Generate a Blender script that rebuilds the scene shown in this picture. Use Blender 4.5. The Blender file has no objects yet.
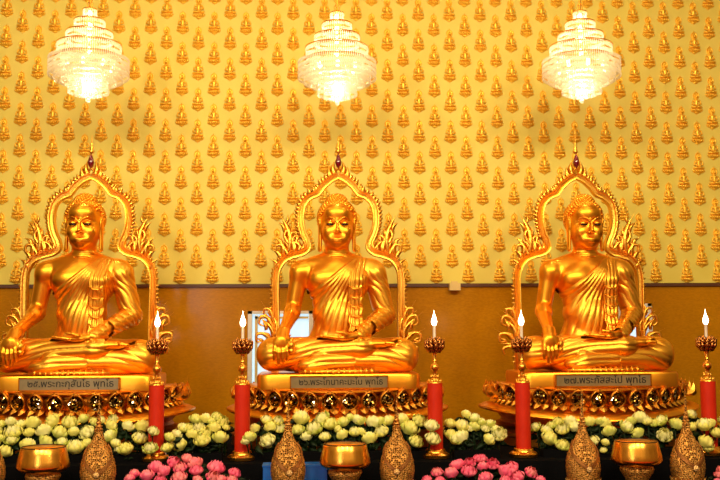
import bpy, math, random
import numpy as np
from mathutils import Vector, Matrix
R = random.Random(7)
pi = math.pi
scn = bpy.context.scene
col = scn.collection

# ------------------------------------------------------------------ camera
F = 1000.0; YAW = math.radians(2.8); PIT = math.atan(90/F); ROL = 0.0047
CAM = np.array([0.0, -9.54, 2.01])
fw = np.array([math.sin(YAW)*math.cos(PIT), math.cos(YAW)*math.cos(PIT), math.sin(PIT)])
rt = np.array([math.cos(YAW), -math.sin(YAW), 0.0]); up = np.cross(rt, fw)
rt, up = rt*math.cos(ROL) - up*math.sin(ROL), up*math.cos(ROL) + rt*math.sin(ROL)
def P(u, v, Y):
    d = fw*F + rt*(u-360) + up*(240-v)
    t = (Y-CAM[1])/d[1]
    return CAM + d*t
def proj(p):
    q = np.array(p) - CAM
    z = q@fw
    return 360+F*(q@rt)/z, 240-F*(q@up)/z
cd = bpy.data.cameras.new('camera'); cam = bpy.data.objects.new('camera', cd); col.objects.link(cam)
M = Matrix(((rt[0], up[0], -fw[0], CAM[0]), (rt[1], up[1], -fw[1], CAM[1]), (rt[2], up[2], -fw[2], CAM[2]), (0, 0, 0, 1)))
cam.matrix_world = M; cd.sensor_width = 36; cd.lens = 36*F/720; cd.clip_end = 100
scn.camera = cam

# ------------------------------------------------------------------ materials
def newmat(name):
    m = bpy.data.materials.new(name); m.use_nodes = True
    nt = m.node_tree; b = nt.nodes['Principled BSDF']
    return m, nt, b
def L(nt, a, b): nt.links.new(a, b)
def mat(name, c, rough=.5, metal=0., c2=None, scale=8., bump=0., bscale=40., emis=None, estr=0., spec=.5, trans=0., coat=0., mul=(1, 1, 1), rvar=0.):
    m, nt, b = newmat(name)
    b.inputs['Base Color'].default_value = (*c, 1); b.inputs['Roughness'].default_value = rough
    b.inputs['Metallic'].default_value = metal; b.inputs['Specular IOR Level'].default_value = spec
    b.inputs['Transmission Weight'].default_value = trans; b.inputs['Coat Weight'].default_value = coat
    tc = nt.nodes.new('ShaderNodeTexCoord'); mp = nt.nodes.new('ShaderNodeMapping'); mp.inputs['Scale'].default_value = mul
    L(nt, tc.outputs['Object'], mp.inputs[0])
    if c2 or rvar:
        n = nt.nodes.new('ShaderNodeTexNoise'); n.inputs['Scale'].default_value = scale; n.inputs['Detail'].default_value = 4
        L(nt, mp.outputs[0], n.inputs['Vector'])
        if c2:
            r = nt.nodes.new('ShaderNodeValToRGB'); r.color_ramp.elements[0].position = .35; r.color_ramp.elements[1].position = .65
            r.color_ramp.elements[0].color = (*c, 1); r.color_ramp.elements[1].color = (*c2, 1)
            L(nt, n.outputs['Fac'], r.inputs[0]); L(nt, r.outputs[0], b.inputs['Base Color'])
        if rvar:
            mr = nt.nodes.new('ShaderNodeMapRange'); mr.inputs['To Min'].default_value = rough-rvar; mr.inputs['To Max'].default_value = rough+rvar
            L(nt, n.outputs['Fac'], mr.inputs[0]); L(nt, mr.outputs[0], b.inputs['Roughness'])
    if bump:
        n2 = nt.nodes.new('ShaderNodeTexNoise'); n2.inputs['Scale'].default_value = bscale; n2.inputs['Detail'].default_value = 3
        bp = nt.nodes.new('ShaderNodeBump'); bp.inputs['Strength'].default_value = bump; bp.inputs['Distance'].default_value = .01
        L(nt, mp.outputs[0], n2.inputs['Vector']); L(nt, n2.outputs['Fac'], bp.inputs['Height']); L(nt, bp.outputs[0], b.inputs['Normal'])
    if emis:
        b.inputs['Emission Color'].default_value = (*emis, 1); b.inputs['Emission Strength'].default_value = estr
    return m
GOLD = mat('polished_gold', (1.0, .44, .03), .36, 1., rvar=.05, scale=5, bump=.05, bscale=14)
GOLDR = mat('robe_gold', (1.0, .50, .05), .38, 1., rvar=.06, scale=6, bump=.08, bscale=30)
GOLDO = mat('ornament_gold', (1.0, .53, .07), .30, 1., bump=.25, bscale=60)
GOLDP = mat('pedestal_gold', (1.0, .42, .03), .32, 1., bump=.1, bscale=20)
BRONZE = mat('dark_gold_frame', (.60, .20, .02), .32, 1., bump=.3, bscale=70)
def filigree():
    m, nt, b = newmat('filigree_gold'); b.inputs['Metallic'].default_value = .85; b.inputs['Roughness'].default_value = .4
    tc = nt.nodes.new('ShaderNodeTexCoord'); v = nt.nodes.new('ShaderNodeTexVoronoi'); v.feature = 'DISTANCE_TO_EDGE'; v.inputs['Scale'].default_value = 70; v.inputs['Randomness'].default_value = .7
    L(nt, tc.outputs['Object'], v.inputs['Vector'])
    r = nt.nodes.new('ShaderNodeValToRGB'); r.color_ramp.elements[0].position = .10; r.color_ramp.elements[0].color = (.90, .46, .10, 1); r.color_ramp.elements[1].position = .19; r.color_ramp.elements[1].color = (.05, .018, .004, 1)
    L(nt, v.outputs['Distance'], r.inputs[0]); L(nt, r.outputs[0], b.inputs['Base Color'])
    bp = nt.nodes.new('ShaderNodeBump'); bp.invert = True; bp.inputs['Strength'].default_value = 1.; bp.inputs['Distance'].default_value = .012
    L(nt, v.outputs['Distance'], bp.inputs['Height']); L(nt, bp.outputs[0], b.inputs['Normal']); return m
FILI = filigree()
BRASS = mat('brass', (.98, .45, .06), .27, 1., rvar=.06, scale=3)
RELIEF = mat('relief_gold', (1.0, .60, .05), .38, .5, bump=.1, bscale=50)
WALLP = mat('gold_wall_paint', (.80, .67, .11), .55, .12, c2=(.84, .71, .14), scale=3, bump=.06, bscale=200)
GRAN = mat('brown_granite', (.46, .185, .003), .17, 0., c2=(.54, .225, .004), scale=30, mul=(1, 1, 2.5), rvar=.03, spec=.35)
TRIM = mat('dark_wood_trim', (.10, .03, .008), .4)
RED = mat('red_wax', (.54, .018, .003), .5, c2=(.60, .026, .005), scale=6, spec=.25)
BLACKC = mat('black_cloth', (.004, .004, .005), .9, spec=.03, bump=.2, bscale=80)
LEAF = mat('dark_leaf', (.005, .014, .004), .5, c2=(.010, .028, .007), scale=14, spec=.2)
YELW = mat('cream_petal', (.86, .80, .20), .5, c2=(.76, .74, .12), scale=9)
YELG = mat('green_white_petal', (.76, .77, .20), .5, c2=(.56, .63, .08), scale=9)
WHIT = mat('white_petal', (.90, .87, .40), .5, c2=(.82, .81, .22), scale=9)
PINK = mat('pink_petal', (.86, .07, .20), .5, c2=(.92, .20, .30), scale=12)
PINKD = mat('deep_pink_petal', (.80, .05, .16), .5, c2=(.88, .16, .25), scale=12)
PINKL = mat('pale_pink_petal', (.93, .30, .30), .5, c2=(.90, .15, .22), scale=12)
YEL = mat('yellow_stamen', (.8, .6, .05), .6)
DARK = mat('dark_eye', (.01, .006, .004), .15)
EYEW = mat('pearl_eye_white', (.75, .68, .5), .25)
PLATE = mat('name_plate_grey', (.30, .24, .12), .3, .5, c2=(.36, .29, .15), scale=12)
INK = mat('black_lettering', (.012, .01, .008), .5)
RUBY = mat('ruby_glass', (.16, .002, .012), .08, coat=1.)
CREAM = mat('cream_plastic', (.75, .55, .2), .5)
CEIL = mat('cream_ceiling', (.80, .66, .42), .8)
CARP = mat('red_carpet', (.45, .04, .02), .95, c2=(.38, .03, .015), scale=60, bump=.3, bscale=300)
BLUE = mat('blue_reflection', (.0, .10, .55), .25, c2=(.01, .17, .7), scale=8)  # blue of a reflection, put into the colour of an added block
FRAMEW = mat('window_frame_white', (.85, .83, .75), .4)
FRAMEG = mat('window_frame_cream', (.8, .62, .25), .4)
BULB = mat('bulb_glow', (1, .9, .7), .3, emis=(1.0, .80, .50), estr=14)
CBULB = mat('chandelier_bulb_glow', (1, .9, .7), .3, emis=(1.0, .84, .58), estr=9)
TUBE = mat('milky_candle_tube', (.85, .8, .68), .3)
# lit panel of frosted glass seen through the window
PANE = mat('frosted_pane', (.5, .6, .7), .3, emis=(.56, .82, 1.0), estr=1.35)
# crystal: translucent strings lit by the lamp inside
def crystal():
    m, nt, b = newmat('crystal_strings')
    b.inputs['Base Color'].default_value = (.95, .90, .74, 1); b.inputs['Roughness'].default_value = .12
    t = nt.nodes.new('ShaderNodeBsdfTranslucent'); t.inputs[0].default_value = (1, .93, .74, 1)
    tr = nt.nodes.new('ShaderNodeBsdfTransparent'); mx = nt.nodes.new('ShaderNodeMixShader'); mx.inputs[0].default_value = .55
    m2 = nt.nodes.new('ShaderNodeMixShader'); m2.inputs[0].default_value = .22
    L(nt, b.outputs[0], mx.inputs[1]); L(nt, t.outputs[0], mx.inputs[2]); L(nt, mx.outputs[0], m2.inputs[1]); L(nt, tr.outputs[0], m2.inputs[2])
    L(nt, m2.outputs[0], nt.nodes['Material Output'].inputs[0]); return m
CRY = crystal()
# mirror mosaic
def mosaic():
    m, nt, b = newmat('mirror_mosaic'); b.inputs['Metallic'].default_value = 1; b.inputs['Roughness'].default_value = .08
    tc = nt.nodes.new('ShaderNodeTexCoord'); v = nt.nodes.new('ShaderNodeTexVoronoi'); v.inputs['Scale'].default_value = 60
    L(nt, tc.outputs['Object'], v.inputs['Vector'])
    s = nt.nodes.new('ShaderNodeSeparateColor'); L(nt, v.outputs['Color'], s.inputs[0])
    r = nt.nodes.new('ShaderNodeValToRGB'); r.color_ramp.interpolation = 'CONSTANT'
    e = r.color_ramp.elements; e[0].color = (.12, .06, .012, 1); e[1].position = .45; e[1].color = (.40, .24, .06, 1)
    for p_, c_ in ((.62, (.75, .72, .6)), (.74, (.12, .07, .02)), (.88, (.8, .5, .12))):
        q = e.new(p_); q.color = (*c_, 1)
    L(nt, s.outputs[0], r.inputs[0]); L(nt, r.outputs[0], b.inputs['Base Color'])
    g = nt.nodes.new('ShaderNodeNewGeometry'); va = nt.nodes.new('ShaderNodeVectorMath'); va.operation = 'SUBTRACT'; va.inputs[1].default_value = (.5, .5, .5)
    vs_ = nt.nodes.new('ShaderNodeVectorMath'); vs_.operation = 'SCALE'; vs_.inputs['Scale'].default_value = 1.3; vp = nt.nodes.new('ShaderNodeVectorMath'); vp.operation = 'ADD'
    vn = nt.nodes.new('ShaderNodeVectorMath'); vn.operation = 'NORMALIZE'
    L(nt, v.outputs['Color'], va.inputs[0]); L(nt, va.outputs[0], vs_.inputs[0]); L(nt, vs_.outputs[0], vp.inputs[0]); L(nt, g.outputs['Normal'], vp.inputs[1]); L(nt, vp.outputs[0], vn.inputs[0]); L(nt, vn.outputs[0], b.inputs['Normal']); return m
MOS = mosaic()

# ------------------------------------------------------------------ object helpers
def obj(name, mesh, parent=None, loc=None, kind=None):
    o = bpy.data.objects.new(name, mesh); col.objects.link(o)
    if parent: o.parent = parent
    if loc is not None: o.location = tuple(float(x) for x in loc)
    if kind: o['kind'] = kind
    return o
def thing(name, label, cat, loc=(0, 0, 0), group=None, rz=0.):
    o = bpy.data.objects.new(name, None); col.objects.link(o); o.empty_display_size = .1
    o.location = tuple(float(x) for x in loc); o.rotation_euler.z = rz
    return tag(o, label, cat, group)
def tag(o, label, cat, group=None, kind=None):
    o['label'] = label; o['category'] = cat
    if group: o['group'] = group
    if kind: o['kind'] = kind
    return o
def copy_tree(o, parent=None):
    c = o.copy(); col.objects.link(c)
    if parent: c.parent = parent
    for ch in list(KIDS.get(o, [])): pass
    for ch in [x for x in ALL(o)]: copy_tree(ch, c)
    return c
KIDS = {}
def ALL(o): return list(o.children)

class MB:
    def __init__(s): s.v = []; s.f = []; s.mi = []; s.cur = 0
    def add(s, vs, fs):
        n = len(s.v); s.v += [tuple(map(float, p)) for p in vs]; s.f += [tuple(i+n for i in f) for f in fs]; s.mi += [s.cur]*len(fs)
    def box(s, a, b):
        x0, y0, z0 = a; x1, y1, z1 = b
        s.add([(x0, y0, z0), (x1, y0, z0), (x1, y1, z0), (x0, y1, z0), (x0, y0, z1), (x1, y0, z1), (x1, y1, z1), (x0, y1, z1)],
              [(0, 3, 2, 1), (4, 5, 6, 7), (0, 1, 5, 4), (1, 2, 6, 5), (2, 3, 7, 6), (3, 0, 4, 7)])
    def lathe(s, prof, n=32, c=(0, 0, 0), sx=1., sy=1., fn=None, rise=None):
        vs = []; fs = []
        for i, (r, z) in enumerate(prof):
            for k in range(n):
                a = 2*pi*k/n; rr = r*(fn(a, i, z) if fn else 1)
                x = rr*math.cos(a)*sx; y = rr*math.sin(a)*sy
                vs.append((c[0]+x, c[1]+y, c[2]+z+(rise(x, y) if rise else 0)))
        m = len(prof)
        for i in range(m-1):
            for k in range(n):
                k2 = (k+1) % n; fs.append((i*n+k, i*n+k2, (i+1)*n+k2, (i+1)*n+k))
        if prof[0][0] > 1e-5: fs.append(tuple(reversed(range(n))))
        if prof[-1][0] > 1e-5: fs.append(tuple((m-1)*n+k for k in range(n)))
        s.add(vs, fs)
    def tube(s, pts, rad, n=8, sq=1.):
        pts = [Vector(p) for p in pts]; m = len(pts)
        if not isinstance(rad, (list, tuple)): rad = [rad]*m
        vs = []; fs = []; pu = None
        for i, p in enumerate(pts):
            t = (pts[min(i+1, m-1)]-pts[max(i-1, 0)]).normalized()
            if pu is None: pu = t.cross(Vector((0, 1, 0))); pu = pu if pu.length > .1 else t.cross(Vector((1, 0, 0)))
            pu = (pu - t*pu.dot(t)).normalized(); w = t.cross(pu)
            for k in range(n):
                a = 2*pi*k/n; vs.append(p+pu*math.cos(a)*rad[i]+w*math.sin(a)*rad[i]*sq)
        for i in range(m-1):
            for k in range(n):
                k2 = (k+1) % n; fs.append((i*n+k, i*n+k2, (i+1)*n+k2, (i+1)*n+k))
        fs += [tuple(reversed(range(n))), tuple((m-1)*n+k for k in range(n))]
        s.add(vs, fs)
    def ball(s, c, r, n=10, m=7, sc=(1, 1, 1)):
        prof = [(r*math.sin(pi*i/m), -r*math.cos(pi*i/m)) for i in range(m+1)]
        vs = [(c[0], c[1], c[2]-r*sc[2])]; fs = []
        for i in range(1, m):
            for k in range(n):
                a = 2*pi*k/n; vs.append((c[0]+prof[i][0]*math.cos(a)*sc[0], c[1]+prof[i][0]*math.sin(a)*sc[1], c[2]+prof[i][1]*sc[2]))
        vs.append((c[0], c[1], c[2]+r*sc[2]))
        for k in range(n): fs.append((0, 1+(k+1) % n, 1+k))
        for i in range(m-2):
            for k in range(n):
                k2 = (k+1) % n; fs.append((1+i*n+k, 1+i*n+k2, 1+(i+1)*n+k2, 1+(i+1)*n+k))
        e = len(vs)-1; b = 1+(m-2)*n
        for k in range(n): fs.append((b+k, b+(k+1) % n, e))
        s.add(vs, fs)
    def flame(s, base, tip, w, bend=0., th=.4, n=6, nrm=(0, -1, 0)):
        """a leaf / flame: S bent centre line, diamond cross section"""
        b = Vector(base); t = Vector(tip); d = t-b; ln = d.length; d.normalize(); nv = Vector(nrm); sd = d.cross(nv).normalized()
        vs = []; fs = []
        for i in range(n+1):
            q = i/n; c = b+d*ln*q+sd*bend*math.sin(q*pi*1.35)*ln
            hw = w*.5*max(.02, math.sin(min(1, q*1.0+.22)*pi)**.8 if q < 1 else .02)
            vs += [c-sd*hw, c+nv*hw*th*1.4, c+sd*hw, c-nv*hw*th]
        for i in range(n):
            for k in range(4):
                k2 = (k+1) % 4; fs.append((i*4+k, i*4+k2, (i+1)*4+k2, (i+1)*4+k))
        fs += [(3, 2, 1, 0), tuple(n*4+k for k in range(4))]
        s.add(vs, fs)
    def sweep(s, pts, prof, closed=False):
        """pts: list (x,z) in the XZ plane; prof: list of (n, y)"""
        m = len(pts); k = len(prof); vs = []; fs = []
        P2 = [Vector((p[0], p[1])) for p in pts]
        for i in range(m):
            t = (P2[min(i+1, m-1)]-P2[max(i-1, 0)]).normalized(); nn = Vector((-t.y, t.x))
            for (a, y) in prof: q = P2[i]+nn*a; vs.append((q.x, y, q.y))
        for i in range(m-1):
            for j in range(k):
                j2 = (j+1) % k; fs.append((i*k+j, i*k+j2, (i+1)*k+j2, (i+1)*k+j))
        fs += [tuple(reversed(range(k))), tuple((m-1)*k+j for j in range(k))]
        s.add(vs, fs)
    def mesh(s, name, mats, smooth=True, ang=None):
        me = bpy.data.meshes.new(name); me.from_pydata(s.v, [], s.f); me.validate(); me.update()
        for m in (mats if isinstance(mats, (list, tuple)) else [mats]): me.materials.append(m)
        if len(me.polygons) == len(s.mi): me.polygons.foreach_set('material_index', s.mi)
        me.polygons.foreach_set('use_smooth', [smooth]*len(me.polygons))
        if ang: me.set_sharp_from_angle(angle=math.radians(ang))
        return me
    def build(s, name, mats, parent=None, loc=None, smooth=True, ang=40, kind=None):
        return obj(name, s.mesh(name, mats, smooth, ang), parent, loc, kind)
def spline(pts, n=8):
    """Catmull-Rom through pts"""
    out = []; p = [np.array(q, float) for q in pts]; p = [2*p[0]-p[1]]+p+[2*p[-1]-p[-2]]
    for i in range(1, len(p)-2):
        for k in range(n):
            t = k/n; a, b, c, d = p[i-1:i+3]
            out.append(tuple(.5*((2*b)+(-a+c)*t+(2*a-5*b+4*c-d)*t*t+(-a+3*b-3*c+d)*t**3)))
    out.append(tuple(p[-2])); return out

# ------------------------------------------------------------------ signed distance sculpting
class Field:
    def __init__(s, lo, hi, h):
        s.lo = np.array(lo, np.float32); s.h = h; s.n = np.ceil((np.array(hi)-np.array(lo))/h).astype(int)+1
        s.d = np.full(tuple(s.n), .5, np.float32)
        s.ax = [(s.lo[i]+h*np.arange(s.n[i])).astype(np.float32) for i in range(3)]
    def win(s, lo, hi):
        a = np.clip(np.floor((np.array(lo)-s.lo)/s.h).astype(int), 0, s.n); b = np.clip(np.ceil((np.array(hi)-s.lo)/s.h).astype(int)+1, 0, s.n)
        sl = tuple(slice(a[i], b[i]) for i in range(3))
        return sl, s.ax[0][sl[0]][:, None, None], s.ax[1][sl[1]][None, :, None], s.ax[2][sl[2]][None, None, :]
    def op(s, lo, hi, fn, k, mode='u'):
        mg = k+3*s.h; sl, X, Y, Z = s.win(np.array(lo)-mg, np.array(hi)+mg)
        if 0 in s.d[sl].shape: return
        b = fn(X, Y, Z); a = s.d[sl]
        if mode == 's':
            h = np.maximum(k-np.abs(a+b), 0)/max(k, 1e-6); s.d[sl] = np.maximum(a, -b)+h*h*k*.25
        else:
            h = np.maximum(k-np.abs(a-b), 0)/max(k, 1e-6); s.d[sl] = np.minimum(a, b)-h*h*k*.25
    def cap(s, a, b, ra, rb=None, k=.03, mode='u', sy=1., sx=1., sz=1.):
        rb = ra if rb is None else rb; r = max(ra, rb); S = np.array([sx, sy, sz]); a = np.array(a, float); b = np.array(b, float)
        lo = np.minimum(a, b)-r*S; hi = np.maximum(a, b)+r*S
        s.op(lo, hi, lambda X, Y, Z: capd(X, Y, Z, a, b, ra, rb, S), k, mode)
    def ell(s, c, r, k=.03, mode='u'):
        c = np.array(c, float); r = np.array(r, float)
        def fn(X, Y, Z):
            x, y, z = X-c[0], Y-c[1], Z-c[2]
            k0 = np.sqrt((x/r[0])**2+(y/r[1])**2+(z/r[2])**2); k1 = np.sqrt((x/r[0]**2)**2+(y/r[1]**2)**2+(z/r[2]**2)**2)+1e-6
            return (k0*(k0-1)/k1).astype(np.float32)
        s.op(c-r, c+r, fn, k, mode)
    def chain(s, pts, rad, k=.01, j=.01, mode='u', **kw):
        for i in range(len(pts)-1): s.cap(pts[i], pts[i+1], rad[i], rad[i+1], k if i == 0 else j, mode, **kw)
    def nets(s):
        d = s.d; h = s.h; ins = d < 0; nx, ny, nz = d.shape
        c = np.zeros((nx-1, ny-1, nz-1), np.int8)
        for i in (0, 1):
            for j in (0, 1):
                for k in (0, 1): c += ins[i:nx-1+i, j:ny-1+j, k:nz-1+k]
        I = np.argwhere((c > 0) & (c < 8)); idx = np.full(c.shape, -1, np.int32); idx[tuple(I.T)] = np.arange(len(I))
        cor = np.array([(i, j, k) for i in (0, 1) for j in (0, 1) for k in (0, 1)])
        val = np.stack([d[I[:, 0]+q[0], I[:, 1]+q[1], I[:, 2]+q[2]] for q in cor], 1)
        acc = np.zeros((len(I), 3)); cnt = np.zeros(len(I))
        for a in range(8):
            for b in range(a+1, 8):
                if np.abs(cor[a]-cor[b]).sum() != 1: continue
                x, y = val[:, a], val[:, b]; m = (x < 0) != (y < 0)
                t = np.where(m, x/np.where(m, x-y, 1), 0)
                acc += m[:, None]*(cor[a]+t[:, None]*(cor[b]-cor[a])); cnt += m
        V = s.lo+h*(I+acc/cnt[:, None])
        fs = []
        for ax in range(3):
            o = [slice(None)]*3; p = [slice(None)]*3; o[ax] = slice(0, -1); p[ax] = slice(1, None)
            ch = ins[tuple(o)] != ins[tuple(p)]
            E = np.argwhere(ch); u, w = [(1, 2), (2, 0), (0, 1)][ax]
            ok = (E[:, u] > 0) & (E[:, w] > 0) & (E[:, u] < d.shape[u]-1) & (E[:, w] < d.shape[w]-1); E = E[ok]
            def at(du, dw):
                q = E.copy(); q[:, u] -= du; q[:, w] -= dw; return idx[q[:, 0], q[:, 1], q[:, 2]]
            quad = np.stack([at(1, 1), at(0, 1), at(0, 0), at(1, 0)], 1)
            fl = ~ins[E[:, 0], E[:, 1], E[:, 2]]; quad[fl] = quad[fl][:, ::-1]; fs.append(quad)
        return V, np.concatenate(fs)
def capd(X, Y, Z, a, b, ra, rb, S=(1, 1, 1)):
    ab = (b-a)/S; x, y, z = (X-a[0])/S[0], (Y-a[1])/S[1], (Z-a[2])/S[2]
    L2 = (ab**2).sum()+1e-9; h = np.clip((x*ab[0]+y*ab[1]+z*ab[2])/L2, 0, 1)
    return (np.sqrt((x-h*ab[0])**2+(y-h*ab[1])**2+(z-h*ab[2])**2)-(ra+h*(rb-ra))).astype(np.float32)*min(S)
def npmesh(name, V, Q, m):
    me = bpy.data.meshes.new(name); me.vertices.add(len(V)); me.vertices.foreach_set('co', np.asarray(V, np.float32).ravel())
    me.loops.add(len(Q)*4); me.loops.foreach_set('vertex_index', np.asarray(Q, np.int32).ravel())
    me.polygons.add(len(Q)); me.polygons.foreach_set('loop_start', np.arange(len(Q), dtype=np.int32)*4)
    me.materials.append(m); me.update(calc_edges=True); me.validate(); me.polygons.foreach_set('use_smooth', [True]*len(me.polygons)); return me
def vnormals(V, Q):
    n = np.cross(V[Q[:, 2]]-V[Q[:, 0]], V[Q[:, 3]]-V[Q[:, 1]]); N = np.zeros_like(V)
    for i in range(4): np.add.at(N, Q[:, i], n)
    return N/(np.linalg.norm(N, axis=1)[:, None]+1e-9)
def sub(V, Q, keep):
    f = keep[Q].all(1); q = Q[f]; used = np.unique(q); mp = np.full(len(V), -1); mp[used] = np.arange(len(used)); return used, mp[q]

# ------------------------------------------------------------------ the room
WY = 1.5
zt = float(P(360, 285.5, WY)[2])      # height of the dark trim
b = MB(); b.box((-7, WY, zt), (7, WY+.25, 6.8)); b.build('wall_back', WALLP, kind='structure')
b = MB()
wx0, wx1 = P(248, 320, WY)[0], P(313, 320, WY)[0]; wz1 = P(280, 311, WY)[2]; wz0 = 1.0
vx0, vx1 = P(618, 320, WY)[0], P(651.5, 320, WY)[0]; vz1 = P(648, 303.5, WY)[2]
xs = [-7, wx0, wx1, vx0, vx1, 7]
for i in range(5):
    if i == 1: b.box((xs[i], WY-.02, 0), (xs[i+1], WY+.25, wz0)); b.box((xs[i], WY-.02, wz1), (xs[i+1], WY+.25, zt))
    elif i == 3: b.box((xs[i], WY-.02, 0), (xs[i+1], WY+.25, wz0)); b.box((xs[i], WY-.02, vz1), (xs[i+1], WY+.25, zt))
    else: b.box((xs[i], WY-.02, 0), (xs[i+1], WY+.25, zt))
b.build('wall_back_lower', GRAN, smooth=False, kind='structure')
b = MB(); b.box((-7, WY-.05, zt-.018), (7, WY, zt+.018)); b.build('trim_1', TRIM, smooth=False, kind='structure')
for n, (x0, x1, z1, mul) in enumerate(((wx0, wx1, wz1, .09), (vx0, vx1, vz1, None))):
    b = MB(); t = .045
    b.box((x0, WY-.03, wz0), (x0+t, WY+.1, z1)); b.box((x1-t, WY-.03, wz0), (x1, WY+.1, z1)); b.box((x0, WY-.03, z1-t*.7), (x1, WY+.1, z1)); b.box((x0, WY-.03, wz0), (x1, WY+.1, wz0+t))
    w = b.build('window_%d' % (n+1), FRAMEW, smooth=False, kind='structure')
    b = MB(); b.box((x0+.03, WY+.06, wz0), (x1-.03, WY+.075, z1)); b.build('pane', PANE, w)
    if n == 0:
        b = MB(); b.box((x0+.075, WY, wz0), (x0+.105, WY+.05, z1-.05)); b.box((x0+.075, WY, z1-.085), (x1-.05, WY+.05, z1-.06)); b.build('mullion', FRAMEG, w, smooth=False)
b = MB(); b.box((-7, -14, -.1), (7, WY+.25, 0)); b.build('floor', CARP, kind='structure')
b = MB(); b.box((-7, -14, 6.8), (7, WY+.25, 6.9)); b.build('ceiling', CEIL, kind='structure')
# small box on the trim
c = P(454, 286.5, WY-.05); b = MB(); b.box((c[0]-.06, WY-.14, c[2]-.045), (c[0]+.06, WY-.05, c[2]+.035))
b.box((c[0]-.035, WY-.1, c[2]+.035), (c[0]+.035, WY-.05, c[2]+.055))
tag(b.build('junction_box', CREAM, smooth=False), 'small cream box fixed to the dark trim between the middle and right statues', 'box')

# ------------------------------------------------------------------ wall reliefs
def relief_mesh():
    f = Field((-.09, -.06, -.035), (.09, .012, .285), .004)
    f.ell((0, 0, .040), (.075, .040, .010), .002); f.ell((0, 0, .018), (.060, .034, .013), .003); f.ell((0, 0, .0), (.030, .018, .010), .004)
    for i in range(6):
        x = (-.058+.0232*i); f.ell((x, -.034+.02*(x/.06)**2, .030), (.0105, .010, .012), .002)
    f.cap((-.050, -.012, .066), (.050, -.012, .066), .0145, k=.002); f.cap((-.05, -.016, .066), (.02, -.036, .070), .012, .010, .003); f.cap((.05, -.016, .066), (-.02, -.036, .062), .012, .010, .003)
    f.cap((0, -.010, .09), (0, -.008, .135), .019, .024, .004, sy=.9); f.cap((-.034, -.006, .143), (.034, -.006, .143), .012, k=.006)
    for s in (-1, 1):
        f.cap((s*.041, -.008, .14), (s*.050, -.014, .104), .0085, .0075, .004); f.cap((s*.050, -.014, .104), (s*.010, -.036, .088), .0075, .006, .002)
    f.cap((0, -.004, .15), (0, -.010, .172), .010, k=.003)
    f.ell((0, -.022, .190), (.017, .020, .021), .002); f.ell((0, -.018, .212), (.009, .010, .012), .003)
    f.op((-.045, -.01, .15), (.045, .01, .26), lambda X, Y, Z: np.maximum(np.sqrt((X/.036)**2+((Z-.200)/.046)**2)*.036-.036, np.abs(Y-.002)-.007).astype(np.float32), .003)
    f.op((-.045, -.02, .15), (.045, .01, .26), lambda X, Y, Z: (np.sqrt((np.sqrt(X**2*1.5+(Z-.200)**2)-.041)**2+(Y+.006)**2)-.0055).astype(np.float32), .003)
    f.cap((0, 0, .244), (0, 0, .262), .007, .003, .003); f.cap((0, 0, -.01), (0, 0, -.026), .005, .002, .003)
    V, Q = f.nets(); return npmesh('buddha_relief', V, Q, RELIEF)
RM = relief_mesh()
b0_ = P(21.9, 126, WY); b1_ = P(622.2, 129, WY); DX = (b1_[0]-b0_[0])/19; a0 = P(212.3, 283, WY)
t0 = P(215.2, 33.5, WY); DZ = (t0[2]-a0[2])/8
cells = []
for r in range(0, 20):
    for k in range(-14, 18):
        x = a0[0]+DX*(k+(.5 if r % 2 else 0)); z = a0[2]+DZ*.5*r
        u, v = proj((x, WY, z+.1))
        if -10 < u < 730 and v > -14:
            occ = 0
            for (cu, cv, ru, rv) in ((89, 66, 36, 34), (337, 70, 36, 34), (581, 68, 36, 34), (84, 235, 45, 52), (337, 235, 45, 52), (582, 235, 45, 52), (84, 275, 62, 26), (337, 275, 62, 26), (582, 275, 62, 26)):
                if ((u-cu)/ru)**2+((v-cv)/rv)**2 < 1: occ = 1
            edge = 1 if (v < 8 or u < 5 or u > 712) else 0
            cells.append((occ*2+edge, abs(u-300)/400+abs(v-150)/400, x, z, occ))
cells.sort(key=lambda q: (q[0], q[1]))
for i, (s_, q_, x, z, occ) in enumerate(cells[:300]):
    o = obj('buddha_relief', RM, loc=(x, WY-.001, z))
    tag(o, 'small gold seated figure in relief on the yellow wall', 'relief', 'small gold figures covering the upper wall')
rest = [c for c in cells[300:]]
V = np.array([v.co[:] for v in RM.vertices]); Q = np.array([p.vertices[:] for p in RM.polygons])
VV = np.concatenate([V+np.array([c[2], WY-.001, c[3]]) for c in rest]); QQ = np.concatenate([Q+len(V)*i for i in range(len(rest))])
tag(obj('buddha_reliefs_outer', npmesh('buddha_reliefs_outer', VV, QQ, RELIEF)), 'remaining rows of little gold figures at the edges of the yellow wall', 'relief', kind='stuff')

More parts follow.
